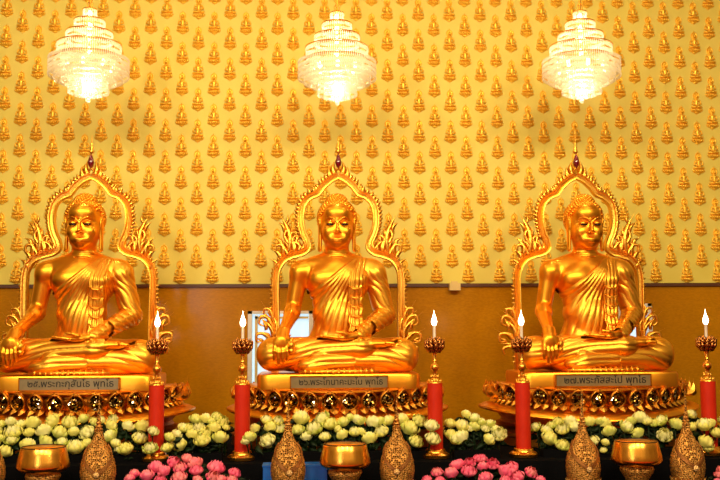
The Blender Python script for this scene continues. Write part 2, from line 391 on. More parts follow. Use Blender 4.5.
# ------------------------------------------------------------------ the seated statue
A = lambda *p: np.array(p, float)
ARM_R = [A(-.355, .02, .94), A(-.425, .04, .56), A(-.50, -.40, .375)]     # picture left
ARM_L = [A(.355, .02, .93), A(.455, .02, .53), A(.19, -.38, .335)]
def statue_field():
    f = Field((-.84, -.68, -.02), (.84, .32, 1.76), .007)
    # torso
    f.ell((0, .02, .84), (.30, .185, .20), .02); f.ell((0, .01, .97), (.27, .14, .12), .08)
    f.ell((0, .0, .55), (.215, .165, .26), .10); f.ell((0, .02, .26), (.27, .21, .20), .10)
    for s in (-1, 1):
        f.ell((s*.13, -.105, .87), (.13, .075, .10), .06)
        f.cap((s*.06, .04, 1.07), (s*.30, .03, .975), .075, .085, .07); f.ell((s*.355, .02, .935), (.098, .10, .105), .05)
    f.ell((0, -.13, .50), (.12, .05, .12), .06)
    # arms
    f.cap(ARM_R[0], ARM_R[1], .09, .072, .03); f.cap(ARM_R[1], ARM_R[2], .074, .046, .02); f.ell((-.428, -.03, .56), (.07, .07, .07), .04)
    f.cap(ARM_L[0], ARM_L[1], .093, .08, .03); f.cap(ARM_L[1], ARM_L[2], .082, .048, .02)
    # legs
    f.cap((.17, .02, .16), (.60, -.22, .165), .15, .135, .04, sz=.95); f.cap((-.17, .02, .16), (-.60, -.22, .165), .15, .135, .04)
    f.cap((.60, -.23, .13), (-.18, -.40, .10), .135, .085, .02); f.cap((-.60, -.24, .165), (.20, -.40, .225), .14, .078, .02)
    f.cap((.20, -.40, .225), (.27, -.39, .24), .07, .06, .03)
    f.ell((.35, -.37, .262), (.14, .07, .042), .03)                                     # right foot lying on the left thigh
    for i in range(5):
        f.cap((.44, -.425+.027*i, .268), (.505-.006*abs(i-1), -.43+.029*i, .262), .02, .016-.001*i, .008)
    f.ell((-.22, -.42, .07), (.13, .07, .05), .03)
    f.cap((-.3, -.25, .1), (.3, -.25, .1), .12, k=.05)
    # right hand over the knee
    f.cap(ARM_R[2], (-.515, -.475, .31), .047, .045, .02, sx=1.3); f.ell((-.518, -.488, .272), (.075, .035, .062), .02)
    for i, (dx, l) in enumerate(((-.058, .115), (-.02, .145), (.018, .135), (.056, .115))):
        f.chain([(-.518+dx*.9, -.49, .25), (-.518+dx, -.512, .25-l*.42), (-.518+dx*1.02, -.508, .25-l*.78), (-.518+dx, -.495, .25-l*1.12)], [.021, .019, .0175, .014], .008, .004)
    f.chain([(-.455, -.47, .30), (-.432, -.485, .255), (-.43, -.488, .205)], [.024, .02, .016], .012, .006)
    # left hand, palm up in the lap
    f.cap(ARM_L[2], (.10, -.425, .325), .046, .04, .02, sz=.9); f.ell((.05, -.43, .318), (.085, .062, .03), .02)
    for i in range(4):
        y = -.478+.031*i; l = (.12, .15, .155, .13)[i]
        f.chain([(-.01, y, .318), (-.01-l*.45, y, .326), (-.01-l, y+.004, .334)], [.019, .0165, .0125], .008, .004)
    f.chain([(.07, -.475, .345), (.03, -.492, .362), (-.02, -.49, .368)], [.023, .019, .014], .012, .006)
    # neck
    f.cap((0, .03, 1.22), (0, .04, 1.02), .108, .128, .04)
    for z in (1.075, 1.11, 1.145):
        f.op((-.16, -.13, z-.01), (.16, .17, z+.01), lambda X, Y, Z, z=z: (np.sqrt((np.sqrt(X**2+(Y-.035)**2)-.122)**2+(Z-z)**2)-.005).astype(np.float32), .010, 's')
    # head
    f.ell((0, .03, 1.45), (.165, .19, .185), .01); f.ell((0, -.015, 1.325), (.150, .150, .165), .05)
    f.ell((0, -.125, 1.185), (.048, .042, .036), .03); f.ell((0, -.06, 1.235), (.118, .105, .075), .03)
    f.ell((0, -.10, 1.50), (.12, .07, .08), .04)
    for s in (-1, 1):
        f.ell((s*.078, -.115, 1.315), (.06, .055, .065), .04)
        f.ell((s*.068, -.172, 1.395), (.052, .028, .034), .01, 's')                    # eye socket
        f.ell((s*.067, -.150, 1.392), (.043, .036, .026), .008)                          # lid
        f.cap((s*.03, -.185, 1.383), (s*.068, -.191, 1.375), .0045, k=.004, mode='s'); f.cap((s*.068, -.191, 1.375), (s*.105, -.172, 1.385), .0045, k=.004, mode='s')
        f.chain([(s*.016, -.20, 1.408), (s*.036, -.198, 1.432), (s*.072, -.186, 1.446), (s*.108, -.158, 1.436), (s*.132, -.128, 1.412)], [.009, .0085, .008, .007, .004], .006, .004)
        f.ell((s*.023, -.196, 1.304), (.015, .015, .012), .010)
        f.chain([(s*.044, -.166, 1.246), (s*.024, -.180, 1.238), (0, -.186, 1.236)], [.004, .0085, .0085], .008, .004)
        f.chain([(s*.036, -.163, 1.234), (s*.018, -.177, 1.219), (0, -.181, 1.216)], [.004, .010, .0115], .007, .004)
        f.ell((s*.052, -.172, 1.249), (.008, .008, .006), .006, 's')
        f.ell((s*.035, -.115, 1.24), (.07, .065, .055), .03) if s < 0 else f.ell((.035, -.115, 1.24), (.07, .065, .055), .03)
        # ears with long lobes
        f.cap((s*.160, .01, 1.45), (s*.160, .0, 1.16), .036, .024, .012, sx=.6)
        f.chain([(s*.160, -.025, 1.36), (s*.172, -.03, 1.44), (s*.178, .0, 1.48), (s*.178, .035, 1.45), (s*.172, .03, 1.38), (s*.168, .015, 1.28), (s*.166, .0, 1.15)], [.009, .010, .011, .010, .010, .012, .018], .006, .004)
    f.chain([(0, -.182, 1.425), (0, -.204, 1.37), (0, -.218, 1.318)], [.012, .013, .018], .014, .008)
    f.cap((0, -.205, 1.275), (0, -.198, 1.255), .006, .006, .006, 's')
    V, Q = f.nets(); return V, Q
V, Q = statue_field(); N = vnormals(V, Q)
VB = V.copy(); VB[:, 2] = np.maximum(VB[:, 2], .002); body_me = npmesh('body', VB, Q, GOLD)
def seg(V, a, b): 
    ab = b-a; h = np.clip(((V-a)@ab)/(ab@ab), 0, 1); return np.linalg.norm(V-a-h[:, None]*ab, axis=1), h
x, y, z = V.T
def sm(a, b, t): t = np.clip((t-a)/(b-a), 0, 1); return t*t*(3-2*t)
dR1, hR1 = seg(V, ARM_R[0], ARM_R[1]); dR2, hR2 = seg(V, ARM_R[1], ARM_R[2]); dL1, hL1 = seg(V, ARM_L[0], ARM_L[1]); dL2, hL2 = seg(V, ARM_L[1], ARM_L[2])
dRa = np.minimum(dR1-.09, dR2-.065)
line = (x-.13)*.33+(1.06-z)*.41                      # >0 below the robe edge, from the neck to the far armpit
m_t = sm(.0, .02, line)
m_t = np.where(y > .03, sm(0, .02, (x+.26)*.5+(1.0-z)*.2), m_t)
m = m_t*sm(1.075, 1.045, z)
rarm = (dRa < .022) & (z > .30) & (x < -.27)
m = np.where(rarm & (z > .36), 0, m)
m = np.where((x < -.40) & (x > -.63) & (y < -.42) & (z > .09), np.where(N[:, 1] < -2, 1, m*0+sm(.075, .085, np.abs(x+.518))*(z < .32)), m)   # hand stays bare
handL = (x < .17) & (x > -.19) & (y < -.355) & (z > .283); m = np.where(handL, 0, m)
footR = (x > .30) & (y < -.27) & (z > .225) & (x < .55); m = np.where(footR, 0, m)
m = np.where(z > 1.12, 0, m); m = np.where((dRa < .03) & (x < -.34) & (z > .42), 0, m)
used, q = sub(V, Q, m > .02)
v = V[used]; n = N[used]; mm = m[used]; X, Y, Z = v.T
# folds
def ridge(t, sharp=2.): return np.abs(np.sin(t))**.55
SX, SZ = .26, 1.12
ang = np.arctan2(SX-X+.25*(1.0-Z), SZ-Z+.0)
tors = (sm(.02, .05, dL1[used]-.085))*(Z > .30)
fold = .012*ridge(ang*46+1.2*np.sin(Z*6), 1.3)*tors*sm(.10, .30, np.hypot(SX-X, SZ-Z))*sm(.28, .42, Z)
armL = (dL1[used] < .115) & (X > .25)
fold = np.where(armL, .010*ridge((Z*.9+X*1.1+Y*.5)*44+.8*np.sin(Z*23), 1.4)*sm(1.0, .9, Z), fold)
fa = (dL2[used] < .105) & (X > .14) & (Z > .27) & ~armL
fold = np.where(fa, .010*ridge((X*.7+Z*1.1)*52, 1.4), fold)
leg = Z < .32
lf = np.where(X < .15, (Z-.16*(X+.6)+.15*Y)*52+np.sin(X*9)*.8, (Z+.25*(X-.2))*40+np.sin(X*11)*.9)
fold = np.where(leg & ~fa, .011*ridge(lf*.95, 1.4)*sm(.75, .5, np.abs(X)), fold)
off = sm(0, .5, mm)*.011+fold*sm(.3, .9, mm)
v2 = v+n*off[:, None]-n*(1-sm(0, .3, mm))[:, None]*.004
v2[:, 2] = np.maximum(v2[:, 2], .001)
robe_me = npmesh('robe', v2, q, GOLDR)

# hair
def hair_mesh():
    b = MB(); c = Vector((0, .04, 1.455)); r = Vector((.178, .195, .18))
    def ok(p):  # above the hair line
        hl = 1.555-.0*abs(p.x) if p.y < -.05 else 1.555-1.6*(p.y+.05)
        if p.y < -.05: hl = 1.558-1.3*max(0, abs(p.x)-.10)
        return p.z > max(hl, 1.24)
    nn = 620
    for i in range(nn):
        zz = 1-2*(i+.5)/nn; a = i*2.399963; s = math.sqrt(1-zz*zz); d = Vector((s*math.cos(a), s*math.sin(a), zz)); p = Vector((c.x+d.x*r.x, c.y+d.y*r.y, c.z+d.z*r.z))
        if ok(p) and not (p-Vector((0, .03, 1.66))).length < .07: b.ball(p, .0185, 7, 5, (1, 1, 1.05)); b.ball(p+d*.013, .009, 5, 4)
    nn = 110; c = Vector((0, .03, 1.605)); 
    for i in range(nn):
        zz = 1-1.15*(i+.5)/nn; a = i*2.399963; s = math.sqrt(max(0, 1-zz*zz)); d = Vector((s*math.cos(a), s*math.sin(a), zz)); p = Vector((c.x+d.x*.098, c.y+d.y*.10, c.z+d.z*.080)); b.ball(p, .0165, 7, 5)
    b.ball(c, .098, 16, 10, (1, 1, .80))
    # skull cap under the curls
    vs = []; fs = []; n = 40; mrows = 16
    for i in range(mrows+1):
        for k in range(n):
            a = 2*pi*k/n; fr = max(0., -math.sin(a)); phi = (i/mrows)*(pi/2+.55-1.12*fr**.6)
            vs.append((.172*math.sin(phi)*math.cos(a), .04+.190*math.sin(phi)*math.sin(a), 1.455+.182*math.cos(phi)))
    for i in range(mrows):
        for k in range(n): fs.append((i*n+k, (i+1)*n+k, (i+1)*n+(k+1) % n, i*n+(k+1) % n))
    b.add(vs, fs); return b.mesh('hair', GOLD, True, None)
hair_me = hair_mesh()
def eye_mesh(s):
    b = MB(); b.cur = 0; b.ball((s*.067, -.1745, 1.379), .036, 14, 8, (1.0, .45, .32))
    b.cur = 1; b.ball((s*.064, -.1795, 1.378), .0135, 12, 8, (1.1, .8, .62)); return b.mesh('eye', [DARK, DARK])
# sash hanging from the left shoulder down the chest
def sash_mesh():
    b = MB(); pts = [(.21, .075, 1.075), (.215, -.02, 1.075), (.205, -.085, 1.035), (.19, -.145, .97), (.175, -.195, .90), (.17, -.205, .82), (.168, -.195, .74), (.168, -.185, .66), (.168, -.185, .58), (.168, -.195, .50), (.17, -.21, .43), (.17, -.23, .37)]
    P3 = spline(pts, 6); m = len(P3); nw = 16; vs = []; fs = []
    for i, p in enumerate(P3):
        t = i/(m-1)
        for k in range(nw+1):
            w = (k/nw-.5); wd = .135+.012*math.sin(t*46)*(t > .35)
            pleat = .007*math.sin(k/nw*pi*7)+(.014*abs(math.sin(t*pi*8.5))*(w+.5) if t > .35 else 0)
            vs.append((p[0]+w*wd, p[1]+.05*w*w-pleat+.03*w-.008, p[2]))
    for i in range(m-1):
        for k in range(nw): a = i*(nw+1)+k; fs.append((a, a+nw+1, a+nw+2, a+1))
    b.add(vs, fs)
    # stacked zig-zag hem folds down the front of the sash
    for j in range(5):
        z0 = .80-j*.085; b.tube([(.10, -.215, z0), (.14, -.238, z0-.03), (.19, -.236, z0-.036), (.235, -.20, z0-.008)], [.004, .010, .010, .004], 6)
    return b.mesh('shoulder_sash', GOLDR, True, None)
sash_me = sash_mesh()
for me_ in (sash_me,):
    pass
def hem_mesh():
    """scalloped cloth gathered on the seat in front of the crossed legs"""
    b = MB()
    for i in range(13):
        x0 = -.3+i*.05; b.flame((x0, -.505+.03*abs(i-6)/6, .002), (x0, -.47, .055), .055, .0, .5, 5)
    b.tube([(-.36, -.47, .012), (-.1, -.49, .018), (.1, -.49, .018), (.36, -.47, .012)], .014, 6); return b.mesh('robe_hem', GOLDR, True, None)
hem_me = hem_mesh()
eyes_me = [eye_mesh(-1), eye_mesh(1)]

heads = [84, 337, 582]
SEATZ = 1.624
SX_ = [float(P(u, 227, 0)[0]) for u in heads]
names = [('left', 'behind the plaque numbered 25'), ('middle', 'behind the plaque numbered 26'), ('right', 'behind the plaque numbered 27')]
st = thing('buddha_statue', 'golden seated statue on the left, its knee cut off by the picture edge', 'statue', (SX_[0], 0, SEATZ), 'large golden seated statues')
bo = obj('body', body_me, st); ro = obj('robe', robe_me, st); obj('robe_hem', hem_me, ro); sa = obj('shoulder_sash', sash_me, st); hr = obj('hair', hair_me, st)
sol = sa.modifiers.new('thick', 'SOLIDIFY'); sol.thickness = .012; sol.offset = -1
for e in eyes_me: obj('eye', e, st)
bpy.context.view_layer.update()
st2 = copy_tree(st); st2.location.x = SX_[1]; st2['label'] = 'golden seated statue in the middle, in front of the bright white window'
st3 = copy_tree(st); st3.rotation_euler.z = math.radians(3); st3.location.x = SX_[2]+.03; st3['label'] = 'golden seated statue on the right, between the two rightmost red candles'

# ------------------------------------------------------------------ pedestals
def rise(k): return lambda x, y: k*x*x
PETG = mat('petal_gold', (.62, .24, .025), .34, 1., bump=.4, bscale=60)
def pedestal(X0, label, text):
    t = thing('lotus_pedestal', label, 'pedestal', (X0, 0, TABZ), 'gold lotus pedestals'); z0 = -TABZ
    def ring(name, prof, a, bb, m, k=.03, n=64, par=t, fn=None):
        b = MB(); b.lathe([(r, z+z0) for r, z in prof], n, (0, -.10, 0), a, bb, fn, lambda x, y: k*x*x); return b.build(name, m, par)
    # seat block (rounded box) carrying the plaque
    b = MB(); pts = []; 
    for k in range(64):
        a = 2*pi*k/64; c_, s_ = math.cos(a), math.sin(a); pw = .22
        pts.append((.735*math.copysign(abs(c_)**pw, c_), -.175+.43*math.copysign(abs(s_)**pw, s_)))
    vs = []; fs = []
    prof = [(.97, 1.42), (.97, 1.475), (1.0, 1.485), (1.0, 1.600), (.985, 1.618), (.93, 1.62)]
    for f_, z_ in prof:
        for (px, py) in pts: vs.append((px*f_, -.175+(py+.175)*f_, z_+z0))
    for i in range(len(prof)-1):
        for k in range(64): fs.append((i*64+k, i*64+(k+1) % 64, (i+1)*64+(k+1) % 64, (i+1)*64+k))
    fs += [tuple(reversed(range(64))), tuple((len(prof)-1)*64+k for k in range(64))]
    b.add(vs, fs); b.build('seat_block', GOLDP, t)
    # plaque
    pz0, pz1 = 1.498, 1.606
    b = MB(); b.box((-.43, -.640, pz0+z0), (.43, -.606, pz1+z0)); pl = b.build('name_plaque', PLATE, t, smooth=False)
    b = MB(); f_ = .008
    for q_ in (((-.435, -.645, pz0-.004+z0), (.435, -.606, pz0+f_-.002+z0)), ((-.435, -.645, pz1-f_+z0), (.435, -.606, pz1+.003+z0)), ((-.435, -.645, pz0+z0), (-.425, -.606, pz1+z0)), ((.425, -.645, pz0+z0), (.435, -.606, pz1+z0))): b.box(*q_)
    b.build('plaque_frame', BRONZE, pl, smooth=False)
    cu = bpy.data.curves.new('lettering', 'FONT'); cu.body = text; cu.size = .088; cu.align_x = 'CENTER'; cu.align_y = 'CENTER'; cu.extrude = .0015; cu.offset = .0006
    to = bpy.data.objects.new('lettering_tmp', cu); col.objects.link(to); bpy.context.view_layer.update()
    dg = bpy.context.evaluated_depsgraph_get(); me = bpy.data.meshes.new_from_object(to.evaluated_get(dg)); bpy.data.objects.remove(to)
    co = np.array([v.co[:] for v in me.vertices]); w = co[:, 0].max()-co[:, 0].min(); cx = (co[:, 0].max()+co[:, 0].min())/2; cz = (co[:, 1].max()+co[:, 1].min())/2
    sc = min(.74/w, 1.0); 
    for v_ in me.vertices:
        xx, yy, zz = v_.co; v_.co = ((xx-cx)*sc+.015, -.6405-zz-.001, (yy-cz)*min(1.05, max(sc, .9))+(pz0+pz1)/2+z0)
    me.materials.clear(); me.materials.append(INK); obj('lettering', me, pl)
    # core and lotus tiers
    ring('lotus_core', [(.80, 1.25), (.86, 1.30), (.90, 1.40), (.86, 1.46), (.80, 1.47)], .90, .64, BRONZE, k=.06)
    ring('upper_moulding', [(.86, 1.44), (.92, 1.448), (.945, 1.465), (.925, 1.478), (.80, 1.482)], .92, .68, GOLDP, k=.055)
    NP = 32
    for i in range(NP):
        a = 2*pi*(i+.5)/NP
        if math.sin(a) > .55: continue
        cx_, cy_ = .865*math.cos(a), -.10+.63*math.sin(a); nx, ny = math.cos(a)/.865, math.sin(a)/.63; nl = math.hypot(nx, ny); nx /= nl; ny /= nl; tx, ty = -ny, nx
        zc = 1.388+z0+.06*cx_*cx_; hw = .075; hh = .076
        def Lp(s_, h_, o_): return (cx_+tx*s_*1+nx*o_, cy_+ty*s_+ny*o_, zc+h_)
        out = []
        for k in range(20):
            q_ = 2*pi*k/20; ex, ez = math.cos(q_), math.sin(q_)
            ez2 = ez*hh*(1.0 if ez < 0 else 1.0)+(.0 if ez < .95 else .008); out.append((ex*hw*(1-.1*(ez < 0)*abs(ez)), ez2))
        b = MB(); vs = []; fs = []
        for (sc_, o_) in ((1.0, .0), (1.04, .035), (.95, .055), (.86, .05), (.82, .03)):
            for (ex, ez) in out: vs.append(Lp(ex*sc_, ez*sc_, o_-.10*(ez*sc_+.0)*0+.02*math.sin(ez/hh)))
        for r_ in range(4):
            for k in range(20): fs.append((r_*20+k, r_*20+(k+1) % 20, (r_+1)*20+(k+1) % 20, (r_+1)*20+k))
        b.add(vs, fs); b.flame(Lp(0, .06, .04), Lp(0, .108, .05), .06, 0, .5, 5, (nx, ny, 0))
        pt = b.build('lotus_petal', PETG, t, ang=None)
        b = MB(); vs = [Lp(0, 0, .053)]+[Lp(ex*.84, ez*.84, .036) for ex, ez in out]+[Lp(ex*.45, ez*.45, .050) for ex, ez in out]
        fs = [(1+k, 1+(k+1) % 20, 21+(k+1) % 20, 21+k) for k in range(20)]+[(21+k, 21+(k+1) % 20, 0) for k in range(20)]
        b.add(vs, fs); b.build('mirror_inlay', MOS, pt, smooth=False)
    # small inverted petals
    b = MB()
    for i in range(NP*2):
        a = 2*pi*(i+.5)/(NP*2)
        if math.sin(a) > .6: continue
        cx_, cy_ = .885*math.cos(a), -.10+.66*math.sin(a); nx, ny = math.cos(a), math.sin(a)
        zz = 1.272+z0+.065*cx_*cx_; b.flame((cx_-nx*.02, cy_-ny*.02, zz+.06), (cx_+nx*.065, cy_+ny*.065, zz-.002), .075, .0, .35, 5, (nx*.4, ny*.4, .9))
    b.build('small_petal_row', GOLDO, t)
    ring('upper_slab', [(.98, 1.192), (1.02, 1.198), (1.035, 1.210), (1.03, 1.225), (.98, 1.255), (.93, 1.272), (.86, 1.278)], 1.0, .74, GOLDP, k=.075)
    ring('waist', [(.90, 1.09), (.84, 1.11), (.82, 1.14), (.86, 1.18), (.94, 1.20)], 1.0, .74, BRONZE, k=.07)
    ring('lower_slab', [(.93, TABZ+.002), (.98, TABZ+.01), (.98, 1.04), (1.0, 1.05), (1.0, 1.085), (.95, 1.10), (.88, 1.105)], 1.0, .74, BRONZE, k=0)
    # corner flame ornaments at the two ends of the lotus tier
    for s in (-1, 1):
        b = MB(); X1 = s*.90
        for j in range(4):
            b.flame((X1-s*.02, -.30+j*.10, 1.40+z0), (X1+s*.075, -.30+j*.10, 1.53+z0+.01*j), .075, s*.22, .5, 7)
        b.tube(spline([(X1, -.15, 1.38+z0), (X1+s*.06, -.15, 1.40+z0), (X1+s*.085, -.15, 1.46+z0), (X1+s*.05, -.15, 1.49+z0), (X1+s*.03, -.15, 1.46+z0)], 6), .014, 6)
        b.build('corner_flame', GOLDO, t)
    return t
TABZ = .96
pedestal(SX_[0]+.042, 'gold lotus pedestal under the left statue, plaque ending near the left candle', '๒๕.พระกะกุสันโธ พุทโธ')
pedestal(SX_[1], 'gold lotus pedestal under the middle statue, between two tall red candles', '๒๖.พระโกนาคะมะโน พุทโธ')
pedestal(SX_[2]-.015, 'gold lotus pedestal under the right statue, its plaque darkest of the three', '๒๗.พระกัสสะโป พุทโธ')

# ------------------------------------------------------------------ arches behind the statues
AY = .36
def arch(k, cu, label):
    S = (AY-CAM[1])/F; X0 = float(P(cu, 250, AY)[0])
    AZ = 1.522
    t = thing('halo_arch', label, 'arch', (X0, AY, AZ), 'ornate gold arches behind the statues')
    def W(dx, v): return (dx*S*1.0, float(P(cu, v, AY)[2])-AZ)
    upper = [(0, 176), (-8, 180), (-16, 187), (-21, 193.5), (-28, 196.5), (-34.5, 203), (-37.5, 213), (-37.5, 224), (-35, 234), (-31.5, 242), (-31, 248), (-36, 252.5), (-45, 255), (-54, 259), (-60, 267), (-62.5, 278), (-62.5, 300), (-62, 330), (-63, 350), (-63, 366)]
    prof = [(-.034, .02), (-.038, -.02), (-.030, -.044), (-.020, -.042), (-.012, -.026), (.010, -.022), (.018, -.044), (.030, -.046), (.038, -.01), (.036, .02), (.0, .03)]
    for s in (-1, 1):
        pts = spline([W(p[0]*-s if False else p[0], p[1]) for p in upper], 6)
        pts.append((pts[-1][0], .0))
        if s > 0: pts = [(-a, b_) for a, b_ in pts]
        b = MB(); b.sweep(pts, prof if s < 0 else [(-a, y_) for a, y_ in prof][::-1]); fr = b.build('arch_moulding', GOLDO, t, ang=50)
        # flame fringe on the outer edge of the upper lobe
        b = MB(); acc = 0; last = Vector(pts[0]); 
        for i in range(2, len(pts)-1):
            p = Vector(pts[i]); acc += (p-last).length; last = p
            zz = p.y; top = zz > W(0, 240)[1]; low = zz < W(0, 262)[1] and zz > .05
            gap = .030 if top else .036
            if acc < gap or not (top or low): continue
            acc = 0; tg = (Vector(pts[i+1])-Vector(pts[i-1])).normalized(); nn = Vector((-tg.y, tg.x)) if s > 0 else Vector((tg.y, -tg.x))
            if nn.x*s < 0 and abs(nn.x) > .15: nn = -nn
            d = (nn*.75+Vector((0, .8))).normalized() if top else (nn*1.0+Vector((0, .75))).normalized()
            ln = .080 if top else .055
            b0 = p+nn*.022; b.flame((b0.x, -.01, b0.y), (b0.x+d.x*ln, -.015, b0.y+d.y*ln), .050 if top else .040, -.12*s, .5, 6)
        i1 = next(i for i in range(len(pts)) if pts[i][1] < W(0, 240)[1]); i2 = next(i for i in range(len(pts)) if pts[i][1] < W(0, 262)[1])
        for seg_ in (pts[1:i1], pts[i2:-1]): b.tube([(q_[0]+s*.030, -.01, q_[1]+.012) for q_ in seg_], .014, 6)
        b.build('flame_fringe', GOLDO, fr, ang=None)
        # shoulder flame cluster
        def cl(name, base, flames, curls):
            b = MB()
            for (x0, v0, x1, v1, w, bd) in flames:
                a_, c_ = W(x0, v0), W(x1, v1); b.flame((a_[0]*-s, -.015, a_[1]), (c_[0]*-s, -.02, c_[1]), w*.82, bd*-s, .55, 8)
            for cc in curls:
                pp = spline([(W(*q_)[0]*-s, -.02, W(*q_)[1]) for q_ in cc], 5); m_ = len(pp); b.tube(pp, [.016*(1-i_/m_)**.6+.004 for i_ in range(m_)], 7)
            b.build(name, GOLDO, t, ang=None)
        cl('flame_cluster', 0, [(-51, 256, -57, 207, .105, .10), (-46, 255, -47, 232, .08, .12), (-41, 254, -40, 236, .07, .1), (-56, 257, -62, 234, .08, .14), (-58, 262, -67, 246, .07, .16), (-60, 270, -69, 256, .06, .16), (-37, 252, -35, 240, .06, .1), (-51, 240, -45, 225, .055, .1), (-54, 232, -61, 220, .05, .12), (-50, 250, -56, 238, .06, .1), (-53, 224, -50, 213, .04, .1), (-56, 246, -65, 236, .05, .14), (-45, 246, -42, 228, .05, .12)],
           [[(-36, 250), (-42, 243), (-49, 244), (-50, 250), (-46, 251)], [(-50, 256), (-56, 246), (-62, 246), (-62, 252), (-58, 252)], [(-50, 244), (-54, 236), (-51, 230), (-48, 234)], [(-44, 252), (-46, 240), (-42, 236), (-39, 240)]])
        cl('flame_scroll', 0, [(-66, 342, -71, 300, .08, .16), (-66, 346, -79, 310, .075, .16), (-67, 350, -83, 326, .065, .18), (-66, 352, -82, 340, .055, .18), (-65, 330, -68, 306, .05, .12), (-72, 330, -76, 318, .05, .1), (-68, 338, -75, 330, .04, .1), (-70, 324, -78, 308, .04, .14), (-74, 344, -84, 336, .04, .14), (-68, 316, -66, 302, .04, -.1), (-72, 346, -79, 350, .04, .1)],
           [[(-64, 330), (-70, 318), (-77, 316), (-79, 323), (-74, 326)], [(-64, 344), (-73, 334), (-81, 334), (-81, 341), (-76, 341)], [(-64, 322), (-68, 310), (-74, 309), (-74, 314)], [(-64, 352), (-70, 346), (-78, 348), (-77, 354)]])
    # finial with a ruby
    b = MB(); 
    a_ = lambda x_, v_: (W(x_, v_)[0], -.01, W(x_, v_)[1])
    for s in (-1, 1):
        b.flame(a_(s*2, 176), a_(s*5.5, 158), .06, .12*s, .5, 7); b.flame(a_(s*5, 178), a_(s*11, 164), .05, .12*s, .5, 6); b.flame(a_(s*3.2, 172), a_(s*.6, 150), .03, -.16*s, .5, 7)
    zb = W(0, 154)[1]; b.lathe([(.012, zb), (.030, zb+.02), (.014, zb+.04), (.022, zb+.06), (.010, zb+.08), (.014, zb+.10), (.006, zb+.12), (.004, zb+.16), (0, zb+.20)], 10, (0, -.01, 0))
    fi = b.build('finial', GOLDO, t, ang=None)
    zc = W(0, 162)[1]; b = MB(); b.lathe([(0, zc-.075), (.026, zc-.04), (.034, zc-.01), (.022, zc+.035), (0, zc+.085)], 12, (0, -.035, 0)); b.build('ruby', RUBY, fi, smooth=False)
    # feet of the arch standing on the altar
    return t
arch(0, 90, 'gold flame-edged arch rising behind the left statue')
arch(1, 338.5, 'gold flame-edged arch rising behind the middle statue')
arch(2, 577.5, 'gold flame-edged arch rising behind the right statue')

# ------------------------------------------------------------------ chandeliers
def chandelier(cu, vbig):
    S = (0.05-CAM[1])/F*1.0; X0, Y0, Z0 = P(cu, vbig, 0.05)                 # origin: top rim of the big tier
    t = thing('crystal_chandelier', '', 'chandelier', (X0, Y0, Z0), 'lit crystal chandeliers')
    s = .0098
    b = MB(); b.tube([(0, 0, .50), (0, 0, 6.8-Z0)], .012, 8); b.lathe([(0, 6.74-Z0), (.07, 6.76-Z0), (.08, 6.8-Z0)], 16); b.build('rod', BRASS, t)
    b = MB(); b.tube([(.026*math.sin(q_), 0, .525+.036*math.cos(q_)) for q_ in np.linspace(0, 2*pi, 15)], .006, 6); b.build('hook', BRASS, t)
    tiers = [(6.6*s, .475, .39), (14.8*s, .365, .265), (22.5*s, .245, .14), (31*s, .125, .005), (38.6*s, -.005, -.20), (33*s, -.02, -.24), (27*s, -.03, -.27), (19.5*s, -.10, -.36), (13*s, -.10, -.385), (6*s, -.1, -.405)]
    for i, (r, z1, z0) in enumerate(tiers):
        b = MB(); n = max(8, int(2*pi*r/.021)); rows = max(1, int(round((z1-z0)/.05))) 
        for k in range(n):
            a = 2*pi*k/n; x_, y_ = r*math.cos(a), r*math.sin(a); hh = (z1-z0)/rows
            for j in range(rows):
                zb = z0+hh*j; jit = R.uniform(.9, 1.1)
                b.lathe([(0, zb), (.0062*jit, zb+hh*.25), (.0075*jit, zb+hh*.6), (0, zb+hh*.97)], 5, (x_, y_, 0))
        b.build('crystal_tier', CRY, t, smooth=False, ang=None)
    for r, z in ((7*s, .385), (15.2*s, .258), (23*s, .133), (31.6*s, -.002)):
        b = MB(); b.lathe([(r-.004, z-.012), (r+.008, z-.012), (r+.010, z), (r+.008, z+.010), (r-.004, z+.010), (r-.004, z-.012)], 48)
        b.f = [f for f in b.f if len(f) == 4]; b.mi = b.mi[:len(b.f)]; b.build('gold_rim', RIMM, t)
    for r, z in ((7*s, .475), (15.2*s, .365), (23*s, .245), (31.6*s, .125)):
        b = MB(); b.lathe([(r-.012, z-.002), (r, z-.004), (r+.003, z), (r, z+.004), (r-.012, z+.002), (r-.012, z-.002)], 48)
        b.f = [f for f in b.f if len(f) == 4]; b.mi = b.mi[:len(b.f)]; b.build('tier_frame', BRASS, t)
    b = MB(); b.ball((0, 0, -.425), .022, 12, 8); b.build('crystal_ball', CRY, t)
    for k in range(8):
        a = 2*pi*k/8; b = MB(); b.ball((.24*math.cos(a), .24*math.sin(a), -.09), .022, 8, 6, (1, 1, 1.6)); b.build('bulb', CBULB, t)
    for zz in (.07, .20, .31, .43, -.25):
        b = MB(); b.ball((0, 0, zz), .022, 8, 6, (1, 1, 1.6)); b.build('bulb', CBULB, t)
    for zz, w in ((-.12, 60), (.08, 26), (.27, 16), (.42, 7), (-.30, 34)):
        ld = bpy.data.lights.new('chandelier_lamp', 'POINT'); ld.energy = w*LAMP; ld.color = (1, .86, .62); ld.shadow_soft_size = .05
        lo = obj('lamp', ld, t, (0, 0, zz))
    return t
LAMP = .35
RIMM = mat('rim_brass', (.55, .26, .05), .5, .9)
for cu, vb, lb in ((89, 57.5, 'lit crystal chandelier on the left, hanging above the left statue'), (337, 60.5, 'lit crystal chandelier in the middle, lowest of the three, above the middle statue'), (581, 59.0, 'lit crystal chandelier on the right, hanging above the right statue')):
    chandelier(cu, vb)['label'] = lb

